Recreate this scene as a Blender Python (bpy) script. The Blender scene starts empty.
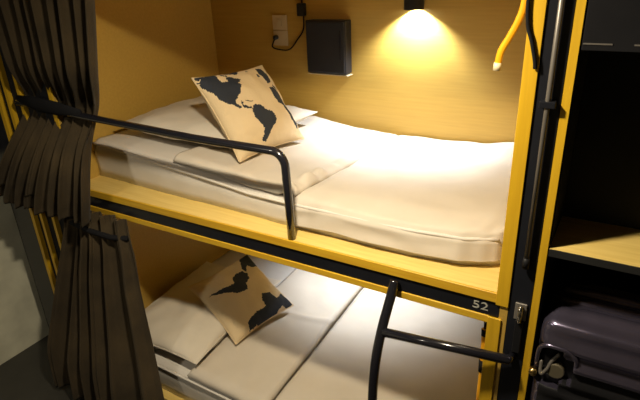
import bpy, bmesh, math, random
from mathutils import Vector, Matrix, noise
random.seed(4)
PI = math.pi
sc = bpy.context.scene
COL = sc.collection

# ------------------------------------------------------------------ materials
def mat(name, col, rough=.5, metal=0.0, grain=None, axis='X', bump=0.0, bscale=60, sheen=0.0, coat=0.0, emit=None, estr=0.0, col2=None, nscale=8):
    m = bpy.data.materials.new(name); m.use_nodes = True
    nt = m.node_tree; b = nt.nodes['Principled BSDF']
    b.inputs['Base Color'].default_value = (*col, 1)
    b.inputs['Roughness'].default_value = rough
    b.inputs['Metallic'].default_value = metal
    b.inputs['Coat Weight'].default_value = coat
    b.inputs['Sheen Weight'].default_value = sheen
    tc = nt.nodes.new('ShaderNodeTexCoord'); mp = nt.nodes.new('ShaderNodeMapping')
    nt.links.new(tc.outputs['Object'], mp.inputs['Vector'])
    n = nt.nodes.new('ShaderNodeTexNoise'); nt.links.new(mp.outputs['Vector'], n.inputs['Vector'])
    if grain:
        mp.inputs['Scale'].default_value = {'X': (1.2, 22, 22), 'Z': (22, 22, 1.2)}[axis]
        n.inputs['Scale'].default_value = 4; n.inputs['Detail'].default_value = 6
    else:
        n.inputs['Scale'].default_value = nscale; n.inputs['Detail'].default_value = 3
    c2 = col2 or tuple(c * .8 for c in col)
    r = nt.nodes.new('ShaderNodeValToRGB')
    r.color_ramp.elements[0].position = .32; r.color_ramp.elements[1].position = .68
    r.color_ramp.elements[0].color = (*c2, 1); r.color_ramp.elements[1].color = (*col, 1)
    nt.links.new(n.outputs['Fac'], r.inputs['Fac']); nt.links.new(r.outputs['Color'], b.inputs['Base Color'])
    if bump:
        n2 = nt.nodes.new('ShaderNodeTexNoise'); n2.inputs['Scale'].default_value = bscale; n2.inputs['Detail'].default_value = 4
        nt.links.new(tc.outputs['Object'], n2.inputs['Vector'])
        bp = nt.nodes.new('ShaderNodeBump'); bp.inputs['Strength'].default_value = bump; bp.inputs['Distance'].default_value = .01
        nt.links.new(n2.outputs['Fac'], bp.inputs['Height']); nt.links.new(bp.outputs['Normal'], b.inputs['Normal'])
    if emit:
        b.inputs['Emission Color'].default_value = (*emit, 1); b.inputs['Emission Strength'].default_value = estr
    return m

M = dict(
    wood=mat('mustard_plywood', (.51, .325, .065), .5, grain=1, axis='X', col2=(.46, .29, .055)),
    woodz=mat('mustard_plywood_upright', (.66, .40, .018), .4, grain=1, axis='Z', col2=(.56, .33, .013)),
    deck=mat('pale_plywood', (.78, .58, .19), .42, grain=1, axis='X', col2=(.69, .49, .14)),
    lip=mat('golden_edge', (.70, .44, .03), .4, grain=1, axis='X', col2=(.60, .33, .02)),
    black=mat('black_steel', (.012, .013, .018), .32, coat=.2),
    tube=mat('black_gloss_tube', (.012, .012, .017), .18, coat=.6),
    void=mat('black_laminate', (.022, .022, .022), .8),
    sheet=mat('white_sheet', (.66, .62, .57), .85, bump=.12, bscale=14, col2=(.62, .58, .53)),
    duvet=mat('white_duvet', (.60, .54, .46), .85, bump=.18, bscale=9, col2=(.57, .51, .43)),
    pillow=mat('pillow_cotton', (.66, .60, .51), .9, bump=.25, bscale=12, col2=(.62, .56, .47)),
    cream=mat('cream_canvas', (.66, .52, .32), .9, bump=.2, bscale=150, col2=(.62, .48, .29)),
    ink=mat('navy_black_print', (.016, .021, .033), .85),
    curtain=mat('olive_brown_fabric', (.050, .033, .013), .95, sheen=.03, bump=.2, bscale=90, col2=(.030, .020, .008)),
    band=mat('black_fabric', (.012, .012, .014), .9),
    box=mat('matte_black_box', (.012, .012, .015), .45),
    plate=mat('cream_plastic', (.62, .50, .30), .5),
    metal=mat('grey_metal', (.22, .20, .18), .4, metal=.4),
    chrome=mat('chrome', (.6, .58, .55), .2, metal=1),
    brass=mat('brass', (.7, .5, .2), .3, metal=1),
    orange=mat('orange_plastic', (.90, .42, .01), .35),
    tip=mat('pale_plastic_tip', (.85, .72, .45), .4),
    case=mat('dark_violet_shell', (.20, .18, .28), .22, metal=.85, coat=.6),
    caseb=mat('black_rubber', (.012, .012, .014), .5),
    wheel=mat('khaki_rubber', (.13, .11, .07), .6),
    wallp=mat('pale_wall_paint', (.66, .64, .50), .8),
    walld=mat('dark_wall_paint', (.04, .04, .035), .8),
    wallg=mat('grey_wall_paint', (.18, .16, .12), .8),
    floor=mat('dark_floor', (.035, .033, .028), .5),
    ceil=mat('ceiling_paint', (.30, .27, .21), .8),
    glow=mat('lamp_glass', (1, .9, .75), .4, emit=(1, .85, .62), estr=30),
    glow2=mat('ceiling_diffuser', (1, .9, .75), .4, emit=(1, .82, .55), estr=6),
    numeral=mat('pale_numeral', (.42, .41, .36), .6),
)

M['void'].node_tree.nodes['Principled BSDF'].inputs['Specular IOR Level'].default_value = .12
M['black'].node_tree.nodes['Principled BSDF'].inputs['Specular IOR Level'].default_value = .3
M['band'].node_tree.nodes['Principled BSDF'].inputs['Specular IOR Level'].default_value = .1
M['caseb'].node_tree.nodes['Principled BSDF'].inputs['Specular IOR Level'].default_value = .2
# ------------------------------------------------------------------ helpers
def tag(o, label, cat, group=None, kind=None):
    if label: o['label'] = label
    if cat: o['category'] = cat
    if group: o['group'] = group
    if kind: o['kind'] = kind
    return o

def thing(name, label, cat, loc=(0, 0, 0), group=None):
    o = bpy.data.objects.new(name, None); COL.objects.link(o); o.location = loc
    o.empty_display_size = .05
    return tag(o, label, cat, group)

def obj(name, bm, m, parent=None, smooth=False, bevel=0.0, label=None):
    me = bpy.data.meshes.new(name)
    bmesh.ops.recalc_face_normals(bm, faces=bm.faces)
    bm.to_mesh(me); bm.free()
    for x in (m if isinstance(m, (list, tuple)) else [m]): me.materials.append(x)
    if smooth:
        for p in me.polygons: p.use_smooth = True
    o = bpy.data.objects.new(name, me); COL.objects.link(o)
    if parent is not None:
        o.parent = parent
        o.matrix_parent_inverse = Matrix.Translation(-Vector(root_loc(parent)))
    if bevel:
        b = o.modifiers.new('bevel', 'BEVEL'); b.width = bevel; b.segments = 3; b.limit_method = 'ANGLE'
    if label: o['label'] = label
    return o

def root_loc(p):
    l = Vector(p.location)
    while p.parent is not None:
        p = p.parent; l = Vector(p.location) if p.type == 'EMPTY' else l
    return l

def box(bm, x0, x1, y0, y1, z0, z1):
    vs = [bm.verts.new(p) for p in ((x0, y0, z0), (x1, y0, z0), (x1, y1, z0), (x0, y1, z0), (x0, y0, z1), (x1, y0, z1), (x1, y1, z1), (x0, y1, z1))]
    for f in ((0, 3, 2, 1), (4, 5, 6, 7), (0, 1, 5, 4), (1, 2, 6, 5), (2, 3, 7, 6), (3, 0, 4, 7)):
        bm.faces.new([vs[i] for i in f])
    return bm

def B(*a): return box(bmesh.new(), *a)

def tube(pts, r, seg=14, bm=None, cap=True, flat=1.0):
    bm = bm or bmesh.new()
    pts = [Vector(p) for p in pts]
    rs = r if isinstance(r, (list, tuple)) else [r] * len(pts)
    rings = []; up = None
    for i, p in enumerate(pts):
        t = (pts[min(i + 1, len(pts) - 1)] - pts[max(i - 1, 0)]).normalized()
        if up is None:
            up = Vector((0, 1, 0)) if abs(t.y) < .9 else Vector((0, 0, 1))
        n = (up - t * up.dot(t)).normalized(); up = n; b = t.cross(n)
        rings.append([bm.verts.new(p + (n * math.cos(a) * flat + b * math.sin(a)) * rs[i]) for a in [2 * PI * k / seg for k in range(seg)]])
    for i in range(len(rings) - 1):
        for k in range(seg):
            bm.faces.new((rings[i][k], rings[i][(k + 1) % seg], rings[i + 1][(k + 1) % seg], rings[i + 1][k]))
    if cap: bm.faces.new(rings[0]); bm.faces.new(rings[-1])
    return bm

def catmull(P, n=8):
    P = [Vector(p) for p in P]; out = []
    Q = [P[0] * 2 - P[1]] + P + [P[-1] * 2 - P[-2]]
    for i in range(1, len(Q) - 2):
        for k in range(n):
            t = k / n; a, b, c, d = Q[i - 1:i + 3]
            out.append(.5 * ((2 * b) + (c - a) * t + (2 * a - 5 * b + 4 * c - d) * t * t + (3 * b - a - 3 * c + d) * t ** 3))
    return out + [P[-1]]

def lerp_tab(tab, x):
    if x <= tab[0][0]: return tab[0][1]
    for (a, va), (b, vb) in zip(tab, tab[1:]):
        if x <= b:
            t = (x - a) / (b - a); t = t * t * (3 - 2 * t); return va + (vb - va) * t
    return tab[-1][1]

def slab(nx, ny, fx, m, name, parent=None):
    """closed cloth-like slab: fx(u,v) -> (x, y, ztop, zbottom)"""
    bm = bmesh.new(); T = []; Bt = []
    for i in range(nx + 1):
        T.append([]); Bt.append([])
        for j in range(ny + 1):
            x, y, zt, zb = fx(i / nx, j / ny)
            T[i].append(bm.verts.new((x, y, zt))); Bt[i].append(bm.verts.new((x, y, zb)))
    for i in range(nx):
        for j in range(ny):
            bm.faces.new((T[i][j], T[i + 1][j], T[i + 1][j + 1], T[i][j + 1]))
            bm.faces.new((Bt[i][j], Bt[i][j + 1], Bt[i + 1][j + 1], Bt[i + 1][j]))
    for i in range(nx):
        bm.faces.new((T[i][0], Bt[i][0], Bt[i + 1][0], T[i + 1][0]))
        bm.faces.new((T[i][ny], T[i + 1][ny], Bt[i + 1][ny], Bt[i][ny]))
    for j in range(ny):
        bm.faces.new((T[0][j], T[0][j + 1], Bt[0][j + 1], Bt[0][j]))
        bm.faces.new((T[nx][j], Bt[nx][j], Bt[nx][j + 1], T[nx][j + 1]))
    return obj(name, bm, m, parent, smooth=True)

def nz(x, y, z=0.0): return noise.noise(Vector((x, y, z)))

# ------------------------------------------------------------------ the room
def struct(name, bm, m):
    o = obj(name, bm, m); o['kind'] = 'structure'; return o
struct('floor', B(-2.6, 1.8, -2.4, 1.4, -.06, 0), M['floor'])
struct('ceiling', B(-2.6, 1.8, -2.4, 1.4, 2.30, 2.36), M['ceil'])
struct('wall_left', B(-2.66, -2.6, -2.4, 1.4, 0, 2.30), M['walld'])
struct('wall_back', B(-2.6, 1.8, 1.34, 1.40, 0, 2.30), M['walld'])
struct('wall_right', B(1.8, 1.86, -2.4, 1.4, 0, 2.30), M['wallg'])
struct('wall_front', B(-2.6, 1.8, -2.46, -2.4, 0, 2.30), M['wallg'])
# pale lower part of the end wall of the aisle with its dark top rail
struct('trim_1', B(-2.6, -2.585, -2.4, .06, 0, 1.16), M['wallp'])
struct('trim_2', B(-2.6, -2.57, -2.4, .06, 1.16, 1.20), M['black'])

# ------------------------------------------------------------------ the bunk bed
XL, W = -1.87, 1.045
bed = thing('bunk_bed', 'two-level mustard plywood bunk bed framed in black steel, numbered 52', 'bunk bed', (-.93, 0, 0))
obj('back_panel', B(XL - .02, .02, W, W + .02, .0, 2.25), M['wood'], bed)
obj('end_panel', B(XL - .02, XL, .0, W, .0, 2.25), M['wood'], bed)
obj('end_panel', B(0, .022, .0, W, .0, 2.25), M['wood'], bed)
obj('top_panel', B(XL - .02, .022, .0, W + .02, 2.25, 2.27), M['wood'], bed)
obj('upper_deck', B(XL, 0, .004, W, 1.100, 1.1262), M['deck'], bed, label='pale plywood deck under the upper mattress')
obj('deck_edge', B(XL - .02, 0, -.004, .004, 1.095, 1.1262), M['lip'], bed, bevel=.002)
obj('cross_beam', B(XL - .02, .022, .002, .06, 1.043, 1.095), M['black'], bed, bevel=.002, label='black steel beam across the front')
obj('under_trim', B(XL - .02, 0, -.002, .04, 1.019, 1.043), M['lip'], bed, bevel=.002)
obj('stile', B(-.012, .0225, -.006, .0, 1.090, 2.25), M['woodz'], bed, bevel=.0015, label='golden upright edging the upper opening')
obj('stile', B(-.030, .008, -.006, .016, .18, 1.043), M['woodz'], bed, bevel=.0015, label='golden upright edging the lower opening')
obj('stile', B(XL - .02, XL + .005, -.006, .0, .18, 2.25), M['woodz'], bed, bevel=.0015)
obj('post', B(.023, .081, .0, .06, 0, 2.27), M['black'], bed, bevel=.003, label='black steel post on the locker side')
obj('post', B(XL - .085, XL - .021, .0, .06, 0, 2.27), M['black'], bed, bevel=.003)
obj('lower_deck', B(XL, 0, -.085, W, .11, .14), M['deck'], bed, bevel=.002)
obj('kickboard', B(XL, 0, -.07, -.04, 0, .11), M['black'], bed)
obj('fascia', B(XL, 0, .0, .02, 1.972, 2.25), M['wood'], bed)
# guard rail
rz = 1.445
arc = [(-.760 + .05 * math.sin(a), .0, rz - .05 + .05 * math.cos(a)) for a in [PI / 2 * k / 8 for k in range(9)]]
gp = [(-2.14, .0, rz + .036), (-1.7, .0, rz + .018), (-1.1, .0, rz)] + arc + [(-.710, .006, 1.25), (-.714, .014, 1.127)]
obj('guard_rail', tube(gp, .0145), M['tube'], bed, smooth=True, label='black bent steel guard rail on the upper level')
# ladder tube and rung
lp = catmull([(-.318, -.012, 1.086), (-.320, -.035, 1.04), (-.324, -.085, .96), (-.327, -.125, .87), (-.329, -.145, .76), (-.329, -.15, .60), (-.329, -.15, .0)], 8)
lad = obj('ladder_rail', tube(lp, .0155, 16), M['tube'], bed, smooth=True, label='black curved ladder tube')
for k in range(3):
    x0 = -.331 + .011 * k
    obj('weld_strip', B(x0, x0 + .004, -.022, -.016, 1.060, 1.094), M['metal'], lad)
for z in (.945, .62, .30):
    yl = -.095 if z > .9 else -.148
    obj('rung', tube([(-.32, yl, z), (.045, -.03, z - .012), (.050, .0, z - .012)], .0145, 14), M['tube'], bed, smooth=True)
# numeral
cu = bpy.data.curves.new('bed_number', 'FONT'); cu.body = '52'; cu.size = .036; cu.extrude = .0006
tmp = bpy.data.objects.new('tmp', cu); COL.objects.link(tmp)
dg = bpy.context.evaluated_depsgraph_get(); dg.update()
me = bpy.data.meshes.new_from_object(tmp.evaluated_get(dg)); bpy.data.objects.remove(tmp)
me.transform(Matrix.Translation((-.079, .0005, 1.058)) @ Matrix.Rotation(PI / 2, 4, 'X') @ Matrix.Diagonal((1.35, 1, 1, 1)))
me.materials.clear(); me.materials.append(M['numeral'])
o = bpy.data.objects.new('bed_number', me); COL.objects.link(o); o.parent = bed; o.matrix_parent_inverse = Matrix.Translation(-bed.location)
o['label'] = 'pale grey numerals 52'

# slim rod on the black post
rod = thing('hanging_rod', 'slim grey metal rod running down the black post by the locker', 'rod', (.055, -.012, 1.23))
obj('shaft', tube([(.053, -.014, 2.2), (.054, -.014, 1.26)], .0062, 12), M['metal'], rod, smooth=True)
obj('end_cap', tube([(.054, -.014, 1.265), (.0545, -.014, 1.235)], .0088, 12), M['caseb'], rod, smooth=True)
obj('clip', B(.036, .072, -.024, -.0, 1.668, 1.684), M['black'], rod, bevel=.002)
hk = thing('metal_clasp', 'small silvery clasp on the black post beside the numerals 52', 'clasp', (.057, -.01, 1.10))
obj('plate', B(.040, .072, -.006, -.0, 1.06, 1.115), M['metal'], hk, bevel=.002)
obj('pin', tube([(.057, -.014, 1.112), (.057, -.016, 1.06)], .006, 10), M['chrome'], hk, smooth=True)
obj('strap', B(.047, .068, -.012, -.001, .95, 1.06), M['caseb'], hk, bevel=.002)

# ------------------------------------------------------------------ mattresses and bedding
yfront = [(-1.87, .135), (-1.27, .112), (-.64, .088), (-.34, .084), (-.16, .10), (-.06, .135), (-.02, .18)]
def bedz_up(x): return 1.232 + .068 * max(0, min(1, (-x - .95) / .8))
SG = [(-1.87, -.03), (-1.33, -.03), (-.74, -.052), (-.35, -.042), (-.17, -.018), (0, -.012)]
def sag(x, y): return lerp_tab(SG, x) * max(0, min(1, (y - .15) / .85))
def up_yf(x): return lerp_tab(yfront, x)
def prof(v, r=.03):   # rounded shoulder 0..1 near the front
    return math.sqrt(max(0, 1 - (1 - min(1, v / r)) ** 2))

def make_mattress(zb, ztop, yf, label, loc, sg=lambda x, y: 0):
    t = thing('mattress', label, 'mattress', loc)
    bm = bmesh.new(); NX = 90; rows = []
    sect = [(.0, 0), (.0, .25), (-.004, .5), (-.002, .72), (.004, .86), (.016, .96), (.035, 1.0), (.12, 1.0), (.3, 1.0), (.5, 1.0), (.7, 1.0), (.88, 1.0), (1, 1.0)]
    for i in range(NX + 1):
        x = XL + .004 + (abs(XL) - .03) * i / NX; f = yf(x); zt = ztop(x); r = []
        for k, (dy, h) in enumerate(sect):
            if dy < .05: y = f + dy
            else: y = f + .05 + (W - .012 - f - .05) * (dy - .05) / .95
            wr = .004 * nz(x * 9, h * 3, zb) if k < 7 else .003 * nz(x * 5, y * 5, zb)
            if k < 7: r.append(bm.verts.new((x, y + wr, zb + (zt - zb) * h)))
            else: r.append(bm.verts.new((x, y, zt + wr + sg(x, y))))
        r.append(bm.verts.new((x, W - .012, zb)))
        rows.append(r)
    for a, b in zip(rows, rows[1:]):
        for k in range(len(a)):
            bm.faces.new((a[k], b[k], b[(k + 1) % len(a)], a[(k + 1) % len(a)]))
    bm.faces.new(rows[0]); bm.faces.new(rows[-1])
    obj('fitted_sheet', bm, M['sheet'], t, smooth=True)
    bm = bmesh.new()      # piped seam round the top edge of the front
    pts = [(x, yf(x) - .005, ztop(x) - .012) for x in [XL + .01 + (abs(XL) - .06) * i / 60 for i in range(61)]]
    obj('piping', tube(pts, .006, 8, bm), M['sheet'], t, smooth=True)
    return t
make_mattress(1.1265, bedz_up, up_yf, 'white-sheeted mattress on the upper bunk', (-.95, .1, 1.127), sag)
def lo_yf(x): return -.045 if x < -.9 else -.03
def bedz_lo(x): return .285 + .025 * max(0, min(1, (-x - .9) / .8))
make_mattress(.1405, bedz_lo, lo_yf, 'white-sheeted mattress on the lower bunk', (-.95, -.03, .14))

def wr_up(x, y):
    w = .006 * nz(x * 3, y * 4, 1) + .0035 * nz(x * 9 + y * 5, y * 7 - x * 3, 2)
    w += .006 * math.exp(-((x + .5 + .4 * (y - .4)) / .02) ** 2) * max(0, nz(x * 2, y * 5, 9))
    return w
def gath(x, y, f):   # gathers at the foot corner
    c = math.exp(-((x + .06) / .07) ** 2) * math.exp(-((y - f) / .07) ** 2)
    return .012 * c * math.sin(95 * (x - .5 * y))

def duvet_up(u, v):
    x = -.742 + .016 * nz(v * 4, 3) + (.717) * u
    x = -.775 + .03 * (1 - v) + (.775 - .03 * (1 - v) - .028) * u
    f = up_yf(x) - .012
    base = bedz_up(x)
    # v: first 0.3 goes down the front
    if v < .28:
        t = v / .28; y = f + .004 * math.sin(t * 3) - .006 * (1 - t) + .005 * nz(x * 8, t * 2, 5)
        a = t
        zt = 1.150 + (base + .004 - 1.150) * a
        y += .018 * max(0, a - .7) / .3
        y += gath(x, f, f) * .5
        zt += .006 * nz(x * 6, 7)
        return x, y, zt, zt - .004
    t = (v - .28) / .72
    y = f + .018 + (W - .02 - f - .018) * t
    dip = -.012 * math.sin(PI * t) * math.sin(PI * min(1, u * 1.1))
    puff = .016 * min(1, t * 9) * min(1, (1 - u) * 10 + .2) * min(1, u * 14)
    zt = base + .006 + puff + dip * .5 + sag(x, y) + wr_up(x, y) + gath(x, y, f) * .6
    return x, y, zt, max(base + .0025, zt - .02) if zt > base + .004 else zt - .003
def cloth_grid(name, fn, nx, ny, thick, m, parent=None, sub=0):
    bm = bmesh.new(); G = [[bm.verts.new(fn(i / nx, j / ny)) for j in range(ny + 1)] for i in range(nx + 1)]
    for i in range(nx):
        for j in range(ny):
            bm.faces.new((G[i][j], G[i + 1][j], G[i + 1][j + 1], G[i][j + 1]))
    o = obj(name, bm, m, parent, smooth=True)
    s = o.modifiers.new('solid', 'SOLIDIFY'); s.thickness = thick; s.offset = 0
    return o
dv = cloth_grid('duvet', lambda u, v: duvet_up(u, v)[:3], 110, 90, .008, M['duvet'])
tag(dv, 'smooth white duvet spread over the right of the upper bunk', 'duvet')

def flap_up(u, v):
    x0 = -1.36 + .10 * v; x1 = -.748 + .03 * v
    x = x0 + (x1 - x0) * u
    y = up_yf(x) + .018 - .010 * u + (W - .06 - up_yf(x)) * v + .008 * nz(x * 6, v * 5, 3)
    e = min(1, (1 - u) * 22) * min(1, v * 26)
    crum = .016 * math.exp(-((u - .95) / .035) ** 2) * (1.1 + math.sin(v * 30 + 6 * nz(v * 9, 1))) * max(0, 1 - 1.6 * v)
    z = bedz_up(x) + .010 + .022 * math.sqrt(e) + .005 * nz(x * 5, y * 6, 4) + .003 * nz(x * 16, y * 10, 6) + crum + sag(x, y)
    return x, y, z
fl = cloth_grid('folded_blanket', flap_up, 70, 80, .010, M['duvet'])
tag(fl, 'cream folded blanket end lying under the map cushion on the upper bunk', 'blanket')

def duvet_lo(u, v):
    x = -.862 - .045 * v + (.862 + .045 * v - .025) * u
    f = -.058
    if v < .2:
        t = v / .2
        return x, f + .004 * nz(x * 8, t, 3) + .015 * max(0, t - .7) / .3, .17 + (bedz_lo(x) + .004 - .17) * t
    t = (v - .2) / .8
    y = f + .018 + (W - .02 - f - .018) * t
    z = bedz_lo(x) + .006 + .024 * min(1, t * 9) * min(1, u * 40) * min(1, (1 - u) * 10 + .2) + .006 * nz(x * 3, y * 4, 31) + .0035 * nz(x * 9, y * 9, 32)
    return x, y, z
dv = cloth_grid('duvet', duvet_lo, 110, 80, .008, M['duvet'])
tag(dv, 'white duvet covering the foot of the lower bunk behind the ladder', 'duvet')
def flap_lo(u, v):
    x0 = -1.30 - .05 * v; x1 = -.878 - .045 * v
    x = x0 + (x1 - x0) * u
    y = -.050 + (W + .03) * v + .006 * nz(x * 6, v * 5, 13)
    e = min(1, (1 - u) * 30) * min(1, v * 26) * min(1, u * 20)
    z = bedz_lo(x) + .010 + .026 * math.sqrt(e) + .006 * nz(x * 4, y * 5, 14) + .003 * nz(x * 14, y * 8, 16)
    z += .008 * math.exp(-((y - .55 - .1 * nz(x * 3, 1)) / .02) ** 2)
    return x, y, z
fl = cloth_grid('folded_blanket', flap_lo, 60, 80, .010, M['duvet'])
tag(fl, 'cream folded blanket end lying between pillows and duvet on the lower bunk', 'blanket')

# ------------------------------------------------------------------ pillows
def cushion(n, w, h, t, polys=None, seed=0, pinch=.07, wrk=.004, pw=.42):
    """pillow lying in local XZ, thickness along Y, front = -Y; polys given in 0..1 coordinates, painted as print"""
    bm = bmesh.new(); F = []; K = []
    def P(u, v, s):
        a, b = 2 * u - 1, 2 * v - 1
        x = a * w / 2 * (1 - pinch * (1 - b * b)); z = b * h / 2 * (1 - pinch * (1 - a * a))
        d = max(0, (1 - a * a) * (1 - b * b)) ** pw
        e = (1 - d)
        wr = wrk * (nz(u * 6 + seed, v * 6, s) + 1.2 * abs(nz(u * 11, v * 11 + seed, s)) * e) * min(1, d * 3)
        return (x, -s * (t / 2 * d) - wr, z)
    for i in range(n + 1):
        F.append([]); K.append([])
        for j in range(n + 1):
            # denser sampling at the rim
            u = .5 - .5 * math.cos(PI * i / n) if polys is None else i / n
            v = .5 - .5 * math.cos(PI * j / n) if polys is None else j / n
            f = bm.verts.new(P(u, v, 1)); F[i].append(f)
            K[i].append(f if i in (0, n) or j in (0, n) else bm.verts.new(P(u, v, -1)))
    def inside(px, py, poly):
        c = False; j = len(poly) - 1
        for i in range(len(poly)):
            xi, yi = poly[i]; xj, yj = poly[j]
            if (yi > py) != (yj > py) and px < (xj - xi) * (py - yi) / (yj - yi) + xi: c = not c
            j = i
        return c
    for i in range(n):
        for j in range(n):
            f = bm.faces.new((F[i][j], F[i + 1][j], F[i + 1][j + 1], F[i][j + 1]))
            if polys:
                u, v = (i + .5) / n, (j + .5) / n
                uu = u + .012 * nz(u * 24, v * 24, 3) + .008 * nz(u * 60, v * 60, 3); vv = v + .012 * nz(u * 24, v * 24, 8) + .008 * nz(u * 60, v * 60, 5)
                if any(inside(uu, vv, p) for p in polys): f.material_index = 1
            bm.faces.new((K[i][j], K[i][j + 1], K[i + 1][j + 1], K[i + 1][j]))
    return bm
def rim(n, w, h, pinch=.07, r=.004):
    pts = []
    for s in range(4):
        for k in range(n):
            a = -1 + 2 * k / n
            p = [(a, -1), (1, a), (-a, 1), (-1, -a)][s]
            pts.append((p[0] * w / 2 * (1 - pinch * (1 - p[1] ** 2)), 0, p[1] * h / 2 * (1 - pinch * (1 - p[0] ** 2))))
    pts.append(pts[0])
    return tube(pts, r, 8)
def place(o, c, R): o.matrix_world = Matrix.Translation(c) @ R.to_4x4()
def Rz(x, y, z): return (Matrix.Rotation(z, 3, 'Z') @ Matrix.Rotation(y, 3, 'Y') @ Matrix.Rotation(x, 3, 'X'))

def bed_pillow(label, c, R, w, h, t, seed):
    root = thing('pillow', label, 'pillow')
    p = obj('cover', cushion(44, w, h, t, seed=seed, wrk=.010, pinch=.05), M['pillow'], root, smooth=True)
    p2 = obj('piping', rim(20, w, h, .05, .0035), M['pillow'], root, smooth=True)
    root.matrix_world = Matrix.Translation(c) @ R.to_4x4()
    return root
bed_pillow('plump white pillow lying behind the map cushion on the upper bunk', (-1.44, .53, 1.345), Rz(PI / 2 - .02, .03, .03), .70, .62, .13, 3)
bed_pillow('plump white pillow lying at the head of the lower bunk', (-1.54, .33, .375), Rz(PI / 2, .0, .06), .52, .74, .14, 8)

def bilin_inv(corn, p):
    (bl, br, tl, tr) = corn; u = v = .5
    for _ in range(30):
        X = [(1 - u) * (1 - v) * bl[k] + u * (1 - v) * br[k] + (1 - u) * v * tl[k] + u * v * tr[k] for k in (0, 1)]
        du = [(1 - v) * (br[k] - bl[k]) + v * (tr[k] - tl[k]) for k in (0, 1)]
        dv_ = [(1 - u) * (tl[k] - bl[k]) + u * (tr[k] - br[k]) for k in (0, 1)]
        d = du[0] * dv_[1] - du[1] * dv_[0]; ex, ey = p[0] - X[0], p[1] - X[1]
        u += (ex * dv_[1] - ey * dv_[0]) / d; v += (du[0] * ey - du[1] * ex) / d
    return (u, v)
# outlines of the printed continents, drawn as four-cornered sketches of the cloth
skA = ((265, 590), (535, 510), (15, 200), (370, 130))
mapA = [
 [(30,232),(70,205),(100,185),(130,185),(135,215),(152,236),(187,235),(178,208),(200,200),(215,215),(250,222),(240,238),(225,247),(240,262),(232,275),(232,300),(215,322),(200,330),(203,352),(232,372),(215,372),(193,362),(150,345),(122,325),(100,300),(70,275),(45,248)],
 [(20,208),(40,200),(72,198),(72,210),(50,216),(30,224)],
 [(160,172),(185,165),(210,160),(248,158),(250,178),(240,190),(222,182),(195,185),(178,180)],
 [(150,180),(172,186),(200,195),(190,202),(165,196)], [(178,256),(205,262),(208,270),(185,266)],
 [(228,340),(236,352),(240,362),(256,366),(282,372),(290,380),(262,376),(236,370)], [(248,338),(280,342),(290,346),(262,346)],
 [(282,172),(298,170),(298,178),(284,179)],
 [(285,367),(300,360),(325,366),(342,374),(352,386),(385,392),(400,412),(407,428),(400,452),(388,470),(380,500),(372,520),(352,516),(355,490),(350,468),(322,440),(298,416),(286,390)],
 [(345,155),(368,155),(380,168),(392,195),(403,225),(402,240),(385,243),(378,230),(365,205),(350,190),(342,170)],
 [(335,195),(345,192),(350,206),(340,208)],
 [(385,270),(400,262),(425,285),(445,310),(458,345),(480,372),(500,400),(515,440),(514,462),(505,455),(490,425),(462,380),(445,352),(420,348),(395,320),(386,292)],
 [(408,250),(420,262),(428,280),(418,276),(406,262)],
]
mapA = [[(.90 * a - .075 * math.sin(PI * min(1, max(0, a))) + .012, 1.04 * b - .03) for a, b in (bilin_inv(skA, p) for p in q)] for q in mapA]
skB = ((258, 296), (390, 182), (172, 145), (288, 66))
mapB = [
 [(268,75),(276,64),(290,62),(320,70),(335,90),(332,105),(326,112),(316,96),(300,108),(285,104),(283,125),(273,116),(270,96)],
 [(336,98),(350,106),(362,128),(377,152),(364,156),(350,135),(343,112)],
 [(205,185),(235,170),(255,160),(252,143),(262,127),(275,123),(286,130),(289,145),(281,158),(285,174),(265,185),(238,183)],
 [(315,182),(335,172),(350,182),(362,165),(380,170),(386,182),(380,196),(362,196),(348,222),(330,235),(318,245),(302,256),(290,268),(284,256),(290,242),(305,226),(325,210),(317,196)],
 [(336,226),(346,236),(340,240),(332,232)],
]
mapB = [[bilin_inv(skB, p) for p in q] for q in mapB]
def map_cushion(label, c, R, w, h, t, polys, seed):
    root = thing('map_cushion', label, 'cushion')
    obj('cover', cushion(130, w, h, t, polys, seed, pinch=.07, wrk=.007, pw=.5), [M['cream'], M['ink']], root, smooth=True)
    obj('piping', rim(20, w, h, .07, .003), M['cream'], root, smooth=True)
    root.matrix_world = Matrix.Translation(c) @ R.to_4x4()
RA = Matrix([[0.1089, -0.7922, -0.6005], [0.9931, 0.0598, 0.1012], [-0.0443, -0.6073, 0.7932]])
RB = Matrix([[0.2344, -0.4371, -0.8684], [0.9709, 0.1508, 0.1861], [0.0496, -0.8867, 0.4597]])
map_cushion('cream cushion printed with a black world map, propped up on the upper bunk', (-1.165, .425, 1.435), RA, .41, .385, .16, mapA, 1)
map_cushion('cream cushion printed with black continents, leaning on the lower bunk pillow', (-1.325, .405, .455), RB, .38, .39, .15, mapB, 2)

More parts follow.
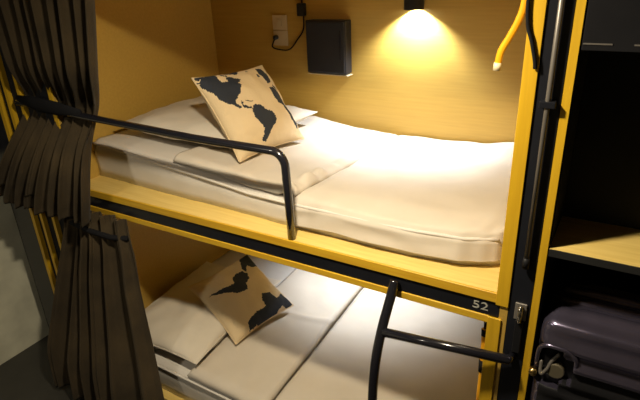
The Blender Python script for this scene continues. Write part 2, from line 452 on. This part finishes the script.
# ------------------------------------------------------------------ wall fittings of the bunk
lampx, lampy = -.672, .997
def wall_lamp(label, x, zb, k_=1.0):
    t = thing('wall_lamp', label, 'lamp', (x, lampy, zb))
    bm = bmesh.new(); rings = []
    for r, z in ((.040, zb + .06), (.040, zb), (.044, zb), (.044, zb + .14), (.0, zb + .14)):
        rings.append([bm.verts.new((x + r * math.cos(a), lampy + r * math.sin(a), z)) for a in [2 * PI * k / 28 for k in range(28)]] if r else None)
    for a, b in zip(rings, rings[1:]):
        if b is None: bm.faces.new(a); continue
        for k in range(28): bm.faces.new((a[k], a[(k + 1) % 28], b[(k + 1) % 28], b[k]))
    obj('housing', bm, M['box'], t, smooth=False)
    bm = bmesh.new(); vs = [bm.verts.new((x + .039 * math.cos(a), lampy + .039 * math.sin(a), zb + .052)) for a in [2 * PI * k / 28 for k in range(28)]]
    bm.faces.new(vs); obj('bulb', bm, M['glow'], t)
    obj('bracket', B(x - .015, x + .015, lampy + .040, W - .0005, zb + .05, zb + .10), M['box'], t)
    for nm, e, ang, bl in (('beam_light', AE, 150, .6), ('spill_light', BE, 150, 1.0)):
        L = bpy.data.lights.new(nm, 'SPOT'); L.energy = e * k_; L.spot_size = math.radians(ang); L.spot_blend = bl
        L.color = (1, .86, .60) if nm == 'spill_light' else (.84, .91, 1.0); L.shadow_soft_size = .012
        lo = bpy.data.objects.new(nm, L); COL.objects.link(lo); lo.location = (x, lampy, zb + (.038 if nm == 'beam_light' else -.004))
    return t
AE, BE = 58, 3.5
wall_lamp('black cylinder downlight glowing on the wall of the upper bunk', lampx, 1.792)
wall_lamp('black cylinder downlight of the lower bunk, hidden under the upper deck', -.86, .86, .55)

bx = thing('wall_box', 'square black box mounted on the wall beside the downlight', 'box', (-1.13, 1.0, 1.485))
obj('body', B(-1.225, -1.004, .982, W - .001, 1.490, 1.740), M['box'], bx, bevel=.004)
obj('front_cover', B(-1.219, -1.010, .976, .984, 1.496, 1.734), M['box'], bx, bevel=.003)
obj('latch', B(-1.034, -1.026, .972, .977, 1.56, 1.70), M['black'], bx, bevel=.001)
obj('bottom_ledge', B(-1.228, -1.001, .990, W - .001, 1.480, 1.484), M['plate'], bx)
sw = thing('wall_socket', 'cream double socket plate on the back wall near the corner', 'socket', (-1.415, 1.03, 1.605))
obj('plate', B(-1.458, -1.372, W - .010, W - .001, 1.684, 1.757), M['plate'], sw, bevel=.002)
obj('plate', B(-1.458, -1.372, W - .010, W - .001, 1.606, 1.681), M['plate'], sw, bevel=.002)
obj('plug', tube([(-1.437, W - .011, 1.648), (-1.437, W - .03, 1.648)], .012, 12), M['box'], sw, smooth=True)
obj('rocker', B(-1.428, -1.402, W - .014, W - .009, 1.703, 1.738), M['plate'], sw, bevel=.001)
cb = catmull([(-1.437, 1.018, 1.645), (-1.462, 1.025, 1.60), (-1.42, 1.035, 1.585), (-1.36, 1.036, 1.59), (-1.31, 1.036, 1.64), (-1.272, 1.036, 1.69), (-1.266, 1.036, 1.76)], 6)
tag(obj('power_cable', tube(cb, .0035, 8), M['band'], smooth=True), 'thin dark cable looping from the cream socket to the black adapter', 'cable')
ad = thing('power_adapter', 'small black adapter on the wall above the black box', 'adapter', (-1.27, 1.02, 1.76))
obj('body', B(-1.292, -1.252, 1.012, W - .001, 1.755, 1.815), M['box'], ad, bevel=.005)
obj('lead', tube([(-1.272, 1.035, 1.81), (-1.27, 1.035, 1.95)], .0035, 8), M['band'], ad, smooth=True)

# ------------------------------------------------------------------ hanging strap and cord at the foot
def strap(name, label, P, r, cat):
    t = thing(name, label, cat, P[0])
    C_ = catmull(P, 8)
    obj('band', tube(C_, r, 12, flat=.6), M['orange'], t, smooth=True)
    return t
s = strap('orange_strap', 'curved orange plastic strap hanging in the top corner of the upper bunk', [(-.030, .03, 2.10), (-.029, .03, 1.97), (-.030, .03, 1.90), (-.038, .03, 1.86), (-.055, .03, 1.82), (-.072, .03, 1.785), (-.078, .03, 1.75)], .0085, 'strap')
obj('tip', tube([(-.0775, .03, 1.757), (-.0785, .03, 1.738)], .0095, 12, flat=.7), M['tip'], s, smooth=True, label='pale end of the strap')
s = strap('orange_strap', 'orange strap hanging behind the ladder rung in the lower bunk', [(-.045, .05, .955), (-.043, .05, .90), (-.040, .05, .82), (-.040, .05, .70), (-.040, .05, .50)], .0095, 'strap')
obj('cord', tube([(-.050, .05, 1.018), (-.044, .05, .95)], .003, 8), M['band'], s, smooth=True)
obj('cord', tube([(-.036, .05, 1.018), (-.043, .05, .95)], .003, 8), M['band'], s, smooth=True)
obj('sleeve', tube([(-.041, .05, .835), (-.040, .05, .79)], .012, 12, flat=.7), M['band'], s, smooth=True, label='dark band around the strap')
obj('sleeve', tube([(-.044, .05, .955), (-.043, .05, .93)], .011, 12, flat=.7), M['band'], s, smooth=True)
cc = catmull([(-.016, -.012, 2.24), (-.016, -.012, 1.95), (-.012, -.012, 1.86), (.002, -.012, 1.815), (.013, -.012, 1.775), (.016, -.012, 1.755)], 8)
obj('hanging_cord', tube(cc, .0045, 8), M['band'], bed, smooth=True, label='black cord hanging down the golden upright')

def lin(tab, x, w=.05):
    def f(x):
        if x <= tab[0][0]: return tab[0][1]
        for (a, va), (b, vb) in zip(tab, tab[1:]):
            if x <= b: return va + (vb - va) * (x - a) / (b - a)
        return tab[-1][1]
    return sum(f(x + w * k / 4) for k in range(-4, 5)) / 9
# ------------------------------------------------------------------ curtains
def curtain(name, rows, nf, m, parent, seed=0, nu=150, nvr=14, hem=0.0):
    bm = bmesh.new(); G = []
    Z = []
    for a, b in zip(rows, rows[1:]):
        for k in range(nvr): Z.append(a[0] + (b[0] - a[0]) * k / nvr)
    Z.append(rows[-1][0])
    rr = sorted(rows)
    tabs = [[(r[0], r[c]) for r in rr] for c in range(1, 5)]
    for z in Z:
        xl, xr, yc, am = [lin(t, z) for t in tabs]
        row = []
        for i in range(nu + 1):
            u = i / nu
            ph = 2 * PI * nf * (u + .05 * nz(u * 4, z * .25, seed)) + 3.2 * nz(u * 2.6, z * .5, seed + 4)
            fine = math.sin(2.6 * ph + 1) * (.4 + .4 * nz(u * 5, 2, seed)) + .30 * math.sin(5.3 * ph + 2)
            y = yc - 1.25 * am * (math.sin(ph) + .5 * fine + 1.5 * nz(u * 4, z * .8, seed + 2))
            x = xl + (xr - xl) * u + am * .34 * math.cos(ph)
            dz = hem * nz(u * 6, seed) if z <= rows[-1][0] + .001 or z <= rows[-1][0] + .08 else 0
            row.append(bm.verts.new((x, y, z + dz)))
        G.append(row)
    for a, b in zip(G, G[1:]):
        for k in range(nu): bm.faces.new((a[k], a[k + 1], b[k + 1], b[k]))
    o = obj(name, bm, m, parent, smooth=True)
    s = o.modifiers.new('solid', 'SOLIDIFY'); s.thickness = .004
    return o
ct = thing('curtain', 'olive-brown curtain of the upper bunk, gathered and tucked behind the guard rail', 'curtain', (-1.9, -.05, 1.0))
curtain('cloth', [(2.24, -2.05, -1.39, -.05, .021), (1.90, -2.03, -1.45, -.055, .020), (1.64, -2.04, -1.52, -.045, .018), (1.52, -2.10, -1.64, .035, .014), (1.455, -2.15, -1.68, .05, .010), (1.38, -2.13, -1.655, -.03, .017), (1.28, -2.17, -1.63, -.09, .020), (1.15, -2.26, -1.64, -.115, .021), (1.02, -2.36, -1.69, -.11, .020)], 8, M['curtain'], ct, 1, hem=.03)
bm = tube([(-2.13, .0, 1.497), (-1.98, -.012, 1.49), (-1.84, -.012, 1.484), (-1.70, -.005, 1.478)], [.018, .032, .030, .014], 14, flat=.5)
obj('tieback', bm, M['band'], ct, smooth=True, label='black fabric tieback')
cl = thing('curtain', 'olive-brown curtain of the lower bunk, gathered under the black beam', 'curtain', (-1.85, -.04, .1))
curtain('cloth', [(1.035, -1.95, -1.54, -.03, .012), (.96, -1.92, -1.53, -.05, .016), (.90, -1.94, -1.505, -.06, .018), (.75, -2.0, -1.50, -.075, .023), (.45, -2.10, -1.42, -.13, .026), (.25, -2.14, -1.345, -.19, .028), (.03, -2.14, -1.34, -.21, .028)], 6, M['curtain'], cl, 5)
obj('tieback', tube([(-1.875, -.055, .965), (-1.74, -.07, .962), (-1.6, -.065, .958), (-1.53, -.035, .955)], .012, 12), M['band'], cl, smooth=True, label='black tie cord')

# ------------------------------------------------------------------ narrow cabinet beyond the head of the bed
nb = thing('narrow_cabinet', 'narrow mustard and black cabinet behind the gathered curtains', 'cabinet', (-2.2, 0, 0))
for a, b in ((-2.125, -2.105), (-2.225, -2.205), (-2.305, -2.280)):
    obj('side_panel', B(a, b, 0, .9, 0, 2.27), M['woodz'], nb)
obj('front_panel', B(-2.205, -2.125, .02, .9, 0, 2.27), M['void'], nb)
obj('front_panel', B(-2.280, -2.225, .02, .9, 0, 2.27), M['void'], nb)
obj('filler', B(-2.105, XL - .086, .02, .9, 0, 2.27), M['void'], nb)
obj('post', B(-2.46, -2.306, .0, .06, 0, 2.27), M['black'], nb, bevel=.003)
obj('back_filler', B(-2.58, -2.46, .06, .9, 0, 2.27), M['void'], nb)

# ------------------------------------------------------------------ locker on the right
lk = thing('locker', 'tall black open locker with mustard side panel right of the bed', 'locker', (.55, .25, 0))
obj('side_panel', B(.0815, .1005, -.002, .52, 0, 2.27), M['woodz'], lk, label='golden panel edge facing the aisle')
obj('inner_lining', B(.101, .104, .01, .50, 0, 2.27), M['void'], lk)
obj('side_panel', B(1.02, 1.04, 0, .52, 0, 2.27), M['void'], lk)
obj('back_panel', B(.104, 1.02, .50, .52, 0, 2.27), M['void'], lk)
obj('top_panel', B(.104, 1.02, 0, .52, 2.25, 2.27), M['void'], lk)
obj('shelf', B(.104, 1.02, .0, .50, 1.281, 1.299), M['deck'], lk, label='pale plywood shelf')
obj('shelf_edge', B(.104, 1.02, -.004, .0, 1.279, 1.2985), M['void'], lk)
obj('divider', B(.104, 1.02, .215, .235, 1.299, 2.25), M['void'], lk, label='black panel rising from the shelf')
obj('shelf', B(.104, 1.02, .0, .50, .50, .52), M['void'], lk)
obj('door', B(.106, 1.02, -.016, -.001, 1.80, 2.25), M['band'], lk, bevel=.002, label='black flap door')
obj('edge_highlight', B(.108, .165, -.018, -.012, 1.8135, 1.8165), M['metal'], lk)  # pale strips put in as the highlight along the black door's edge
obj('edge_highlight', B(.205, .60, -.018, -.012, 1.8135, 1.8165), M['metal'], lk)
obj('lock', tube([(.112, -.02, .905), (.112, .0, .905)], .011, 12), M['brass'], lk, smooth=True, label='small brass lock')

# ------------------------------------------------------------------ suitcase
sx0, sx1, sy0, sy1, sz0, sz1 = .112, .84, -.02, .240, .5205, 1.098
su = thing('suitcase', 'glossy dark violet hard-shell suitcase standing on its side in the locker', 'suitcase', (.46, .1, .52))
def shell(bm, x0, x1, y0, y1, z0, z1, r, seg=8):
    """rounded shell running along x, section rounded in yz with raised ribs, softened ends"""
    sect = []
    def rib(s): return .0
    cy, cz = (y0 + y1) / 2, (z0 + z1) / 2; hy, hz = (y1 - y0) / 2 - r, (z1 - z0) / 2 - r
    for q, (sy, sz) in enumerate(((-1, -1), (1, -1), (1, 1), (-1, 1))):
        for k in range(seg + 1):
            a = -PI + q * PI / 2 + PI / 2 * k / seg
            sect.append((sy * hy, sz * hz, math.cos(a), math.sin(a)))
    # add intermediate points on the straight stretches
    full = []
    for i in range(len(sect)):
        a, b = sect[i], sect[(i + 1) % len(sect)]
        full.append(a)
        if (a[0], a[1]) != (b[0], b[1]):
            m_ = 40
            for k in range(1, m_): t = k / m_; full.append((a[0] + (b[0] - a[0]) * t, a[1] + (b[1] - a[1]) * t, a[2], a[3]))
    rings = []
    xs = [(x0, .55), (x0 + .006, .78), (x0 + .02, .93), (x0 + .04, 1.0)]
    n = 20
    xs += [(x0 + .04 + (x1 - x0 - .08) * k / n, 1.0) for k in range(1, n)]
    xs += [(x1 - .04, 1), (x1 - .02, .93), (x1 - .006, .78), (x1, .55)]
    for x, s in xs:
        rg = []
        for oy, oz, ny, nz_ in full:
            y = oy + ny * r * s - (1 - s) * .02 * (1 if oy > 0 else -1); z = oz + nz_ * r * s
            rb = 0
            if s > .9:
                d = .5 + .5 * math.cos((y if abs(nz_) > .75 else z) * 2 * PI / .055 + 1.0)
                rb = .012 * max(0, min(1, d * 4 - 2.2)) * (1 if x > x0 + .10 else .5)
            rg.append(bm.verts.new((x, cy + y + ny * rb, cz + z + nz_ * rb)))
        rings.append(rg)
    N = len(full)
    for a, b in zip(rings, rings[1:]):
        for k in range(N): bm.faces.new((a[k], a[(k + 1) % N], b[(k + 1) % N], b[k]))
    bm.faces.new(rings[0]); bm.faces.new(rings[-1])
    return bm
sbm = shell(bmesh.new(), sx0, sx1, sy0, sy1, sz0, sz1, .060)
for f in sbm.faces:
    c = f.calc_center_median()
    if c.z < sz1 - .148 and c.y < .05 and c.x > sx0 + .03: f.material_index = 1
sh = obj('shell', sbm, [M['case'], M['caseb']], su, smooth=True)
# corner recess with wheel: cut with a rounded cutter
ctm = bmesh.new(); box(ctm, sx0 - .05, sx0 + .100, sy0 - .05, sy0 + .055, sz1 - .223, sz1 - .083)
me = bpy.data.meshes.new('cutter'); bmesh.ops.recalc_face_normals(ctm, faces=ctm.faces)
bmesh.ops.bevel(ctm, geom=ctm.edges[:], offset=.030, segments=5, affect='EDGES'); ctm.to_mesh(me); ctm.free()
cut = bpy.data.objects.new('cutter', me); COL.objects.link(cut)
md = sh.modifiers.new('recess', 'BOOLEAN'); md.operation = 'DIFFERENCE'; md.object = cut; md.solver = 'EXACT'
dg = bpy.context.evaluated_depsgraph_get(); dg.update()
nm = bpy.data.meshes.new_from_object(sh.evaluated_get(dg)); sh.modifiers.clear(); sh.data = nm
for p in nm.polygons:
    c = p.center
    if sx0 + .004 < c.x < sx0 + .099 and sy0 + .008 < c.y < sy0 + .056 and sz1 - .222 < c.z < sz1 - .085: p.material_index = 1
bpy.data.objects.remove(cut)
obj('corner_guard', box(bmesh.new(), sx0 + .012, sx0 + .084, sy0 + .048, sy0 + .054, sz1 - .195, sz1 - .095), M['caseb'], su)
wx, wy, wz = sx0 + .056, sy0 + .022, sz1 - .173
bm = tube([(wx, wy - .012, wz), (wx, wy + .012, wz)], .024, 24)
wh = obj('wheel', bm, M['wheel'], su, bevel=.003, label='khaki rubber wheel')
obj('hub', tube([(wx, wy - .014, wz), (wx, wy + .014, wz)], .010, 16), M['caseb'], wh)
obj('wheel_fork', tube(catmull([(wx + .004, wy, wz + .055), (wx - .012, wy - .006, wz + .03), (wx - .022, wy - .012, wz + .0), (wx - .036, wy - .012, wz - .02), (wx - .040, wy + .0, wz + .02)], 6), .005, 10), M['metal'], su, smooth=True)
obj('recess_highlight', tube(catmull([(sx0 + .004, sy0 + .03, .90), (sx0 + .006, sy0 + .012, .98), (sx0 + .020, sy0 - .000, 1.012), (sx0 + .05, sy0 - .004, 1.018), (sx0 + .082, sy0 - .004, 1.014), (sx0 + .102, sy0 - .004, .995), (sx0 + .106, sy0 - .002, .955)], 6), .0065, 10), M['case'], su, smooth=True)  # glossy tube added to draw the highlight round the recess edge
obj('trim_band', B(sx0 + .10, sx1 - .03, sy0 - .003, sy0 + .004, sz1 - .20, sz1 - .194), M['caseb'], su)
obj('handle', tube(catmull([(.36, .09, sz1 + .0), (.365, .09, sz1 + .018), (.40, .09, sz1 + .022), (.52, .09, sz1 + .022), (.555, .09, sz1 + .018), (.56, .09, sz1 + .0)], 6), .008, 10), M['caseb'], su, smooth=True, label='black carry handle')

# ------------------------------------------------------------------ aisle light and an added fill light
lx, ly = -.45, -.49
al = thing('ceiling_light', 'small round warm ceiling light over the aisle, above the frame', 'light', (lx, ly, 2.30))
def disc(x, y, z0, z1, r):
    return tube([(x, y, z0), (x, y, z1)], r, 32)
obj('rim', disc(lx, ly, 2.245, 2.30, .09), M['ceil'], al)
obj('diffuser', disc(lx, ly, 2.236, 2.2455, .075), M['glow2'], al)
L = bpy.data.lights.new('aisle_light', 'AREA'); L.shape = 'DISK'; L.size = .10; L.energy = 29; L.color = (1, .86, .62)
lo = bpy.data.objects.new('aisle_light', L); COL.objects.link(lo); lo.location = (lx, ly, 2.232)

al = thing('ceiling_light', 'unseen dim round fill light added at the far end of the aisle, above the frame', 'light', (-1.7, -1.5, 2.30))
obj('rim', disc(-1.7, -1.5, 2.245, 2.30, .09), M['ceil'], al)
obj('diffuser', disc(-1.7, -1.5, 2.236, 2.2455, .075), M['glow2'], al)
L = bpy.data.lights.new('aisle_light', 'AREA'); L.shape = 'DISK'; L.size = .14; L.energy = 9; L.color = (1, .90, .70)  # added fill, brightens the curtains and the pale end wall
lo = bpy.data.objects.new('aisle_light', L); COL.objects.link(lo); lo.location = (-1.7, -1.5, 2.232)

w = bpy.data.worlds.new('world'); sc.world = w; w.use_nodes = True
w.node_tree.nodes['Background'].inputs['Color'].default_value = (.9, .8, .6, 1)
w.node_tree.nodes['Background'].inputs['Strength'].default_value = .045

# ------------------------------------------------------------------ camera
cam = bpy.data.cameras.new('camera'); co = bpy.data.objects.new('camera', cam); COL.objects.link(co)
cam.sensor_fit = 'HORIZONTAL'; cam.sensor_width = 36; cam.lens = 530.6 / 640 * 36; cam.clip_start = .02
yaw, pitch, roll = [math.radians(a) for a in (-31.46, 24.22, -2.53)]
cy, sy = math.cos(yaw), math.sin(yaw)
fw = Vector((sy * math.cos(pitch), cy * math.cos(pitch), -math.sin(pitch)))
rt = Vector((cy, -sy, 0)); up = rt.cross(fw)
c_, s_ = math.cos(roll), math.sin(roll)
r2 = c_ * rt + s_ * up; u2 = -s_ * rt + c_ * up
co.matrix_world = Matrix(((r2.x, u2.x, -fw.x, .2235), (r2.y, u2.y, -fw.y, -1.32), (r2.z, u2.z, -fw.z, 2.0), (0, 0, 0, 1)))
sc.camera = co
sc.view_settings.view_transform = 'Standard'; sc.view_settings.look = 'None'
sc.view_settings.exposure = 0.0; sc.view_settings.gamma = 1; sc.view_settings.use_curve_mapping = False
